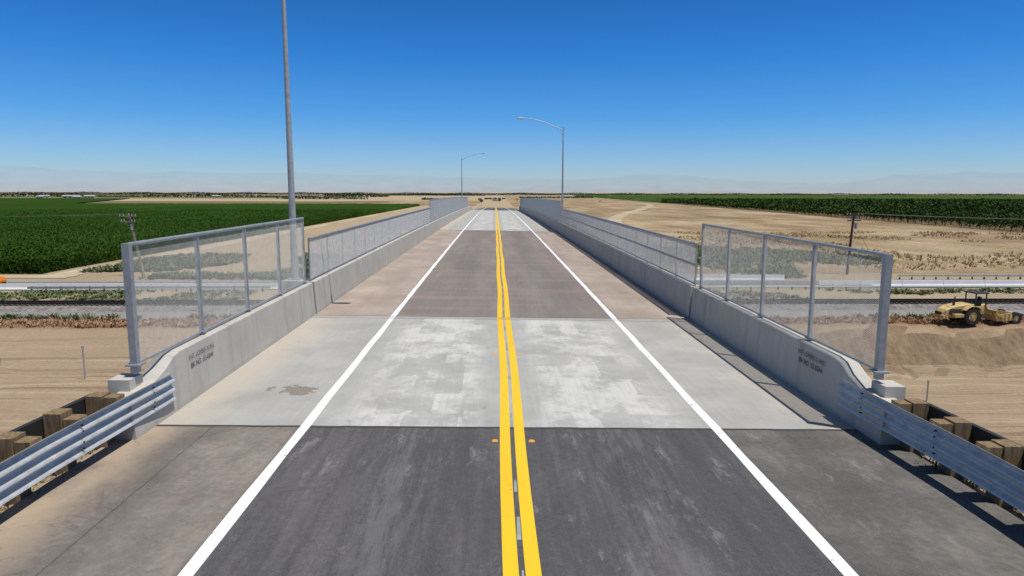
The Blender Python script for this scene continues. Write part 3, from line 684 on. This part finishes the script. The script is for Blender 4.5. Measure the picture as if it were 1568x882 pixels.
for x,y in ((60,1160),(-110,1240),(150,980)):
    b=B(); b.box((x,y,GZ+0.9),(5,2,0.9),0); b.box((x-0.3,y,GZ+1.6),(2.8,1.8,0.7),1,taper=(0.75,0.9))
    for dx in (-1.6,1.6): b.tube([(x+dx,y-1,GZ+0.45),(x+dx,y+1,GZ+0.45)],0.42,12,1)
    b.obj('distant_pickup_truck',[simple('vehicle_white',(0.75,0.75,0.75),0.4),m_dark])
# ---------------------------------------------------------------- mountains
def mtn(name,R,f,col,alpha,th=None):
    b=B(); N=700; secs=[]
    m=M(name+'_hazed_rock',1.0,spec=0); p=m.pos(); n=m.noise(m.sc(p,0.0006,0.0006,0.0015),1,8,0.65); m.col(m.ramp(n,[(0.4,tuple(c*0.8 for c in col)),(0.6,tuple(c*1.2 for c in col))]))
    tb=m.node('ShaderNodeBsdfTransparent'); mx=m.node('ShaderNodeMixShader'); mx.inputs[0].default_value=alpha  # distance haze put into the material: mostly transparent, so sky shows through
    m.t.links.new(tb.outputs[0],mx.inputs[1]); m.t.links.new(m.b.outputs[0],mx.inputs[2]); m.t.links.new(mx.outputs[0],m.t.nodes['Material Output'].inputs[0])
    for i in range(N+1):
        a=math.radians(-65+130*i/N); px=758+1050*math.tan(a); h=max(0.0,f(px,i))*R/1050/math.cos(a)*1.0
        x,y=R*math.sin(a),R*math.cos(a)
        secs.append([(x,y,-60),(x*1.03,y*1.03,h*0.5),(x*1.08,y*1.08,h+4)])
    b.loft(secs,caps=False); return b.obj(name,m.m)
g=lambda x,c,w,h: h*math.exp(-((x-c)/w)**2)
def nz(x,s,a,o=0): return a*mnoise.fractal(Vector((x*s,o,0)),0.9,2.1,5)
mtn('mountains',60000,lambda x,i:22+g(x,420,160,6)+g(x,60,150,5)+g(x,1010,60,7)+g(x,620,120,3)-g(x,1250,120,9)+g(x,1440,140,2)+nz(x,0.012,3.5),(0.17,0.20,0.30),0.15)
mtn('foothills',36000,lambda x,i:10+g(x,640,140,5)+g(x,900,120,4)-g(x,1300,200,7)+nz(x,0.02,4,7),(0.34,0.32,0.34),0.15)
# ---------------------------------------------------------------- light
L=Vector((-0.95,0.50,-3.2)).normalized()   # direction light travels
el=math.asin(-L.z)
sd=bpy.data.lights.new('sun','SUN'); sd.energy=4.6; sd.angle=math.radians(0.5); sd.color=(1,0.96,0.895)
so=bpy.data.objects.new('sun',sd); scene.collection.objects.link(so); so.rotation_euler=L.to_track_quat('-Z','Y').to_euler()
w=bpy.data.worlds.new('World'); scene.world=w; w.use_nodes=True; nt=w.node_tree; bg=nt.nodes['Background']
sky=nt.nodes.new('ShaderNodeTexSky'); sky.sky_type='NISHITA'; sky.sun_disc=False; sky.sun_elevation=el
sky.sun_rotation=math.atan2(-L.x,-L.y); sky.altitude=100; sky.air_density=1.0; sky.dust_density=0.3; sky.ozone_density=2.0
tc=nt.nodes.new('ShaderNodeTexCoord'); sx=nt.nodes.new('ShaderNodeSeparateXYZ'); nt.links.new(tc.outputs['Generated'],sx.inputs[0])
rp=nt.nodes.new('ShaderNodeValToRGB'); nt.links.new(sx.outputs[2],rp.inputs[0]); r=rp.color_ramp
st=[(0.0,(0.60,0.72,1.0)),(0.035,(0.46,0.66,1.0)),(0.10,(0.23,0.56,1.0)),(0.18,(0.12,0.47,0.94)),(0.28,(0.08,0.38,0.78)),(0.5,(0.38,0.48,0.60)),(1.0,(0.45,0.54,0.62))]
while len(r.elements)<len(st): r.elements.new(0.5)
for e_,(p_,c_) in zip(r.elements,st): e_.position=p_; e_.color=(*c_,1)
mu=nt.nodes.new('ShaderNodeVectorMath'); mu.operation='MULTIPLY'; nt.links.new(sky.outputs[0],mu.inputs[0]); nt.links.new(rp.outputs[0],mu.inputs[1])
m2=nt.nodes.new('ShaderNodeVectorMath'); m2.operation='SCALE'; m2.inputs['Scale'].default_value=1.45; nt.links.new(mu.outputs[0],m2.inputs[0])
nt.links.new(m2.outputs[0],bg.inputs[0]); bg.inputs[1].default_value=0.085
# ---------------------------------------------------------------- camera
cd=bpy.data.cameras.new('camera'); cam=bpy.data.objects.new('camera',cd); scene.collection.objects.link(cam)
cd.sensor_width=36; cd.lens=24.1; cd.clip_end=200000; cd.clip_start=0.1
cam.matrix_world=Matrix.Translation((0,0,4.2))@Matrix.Rotation(math.radians(-1.42),4,'Z')@Matrix.Rotation(math.radians(90-7.93),4,'X')@Matrix.Rotation(math.radians(0.11),4,'Z')
scene.camera=cam
scene.view_settings.view_transform='Standard'; scene.view_settings.look='None'; scene.view_settings.exposure=0
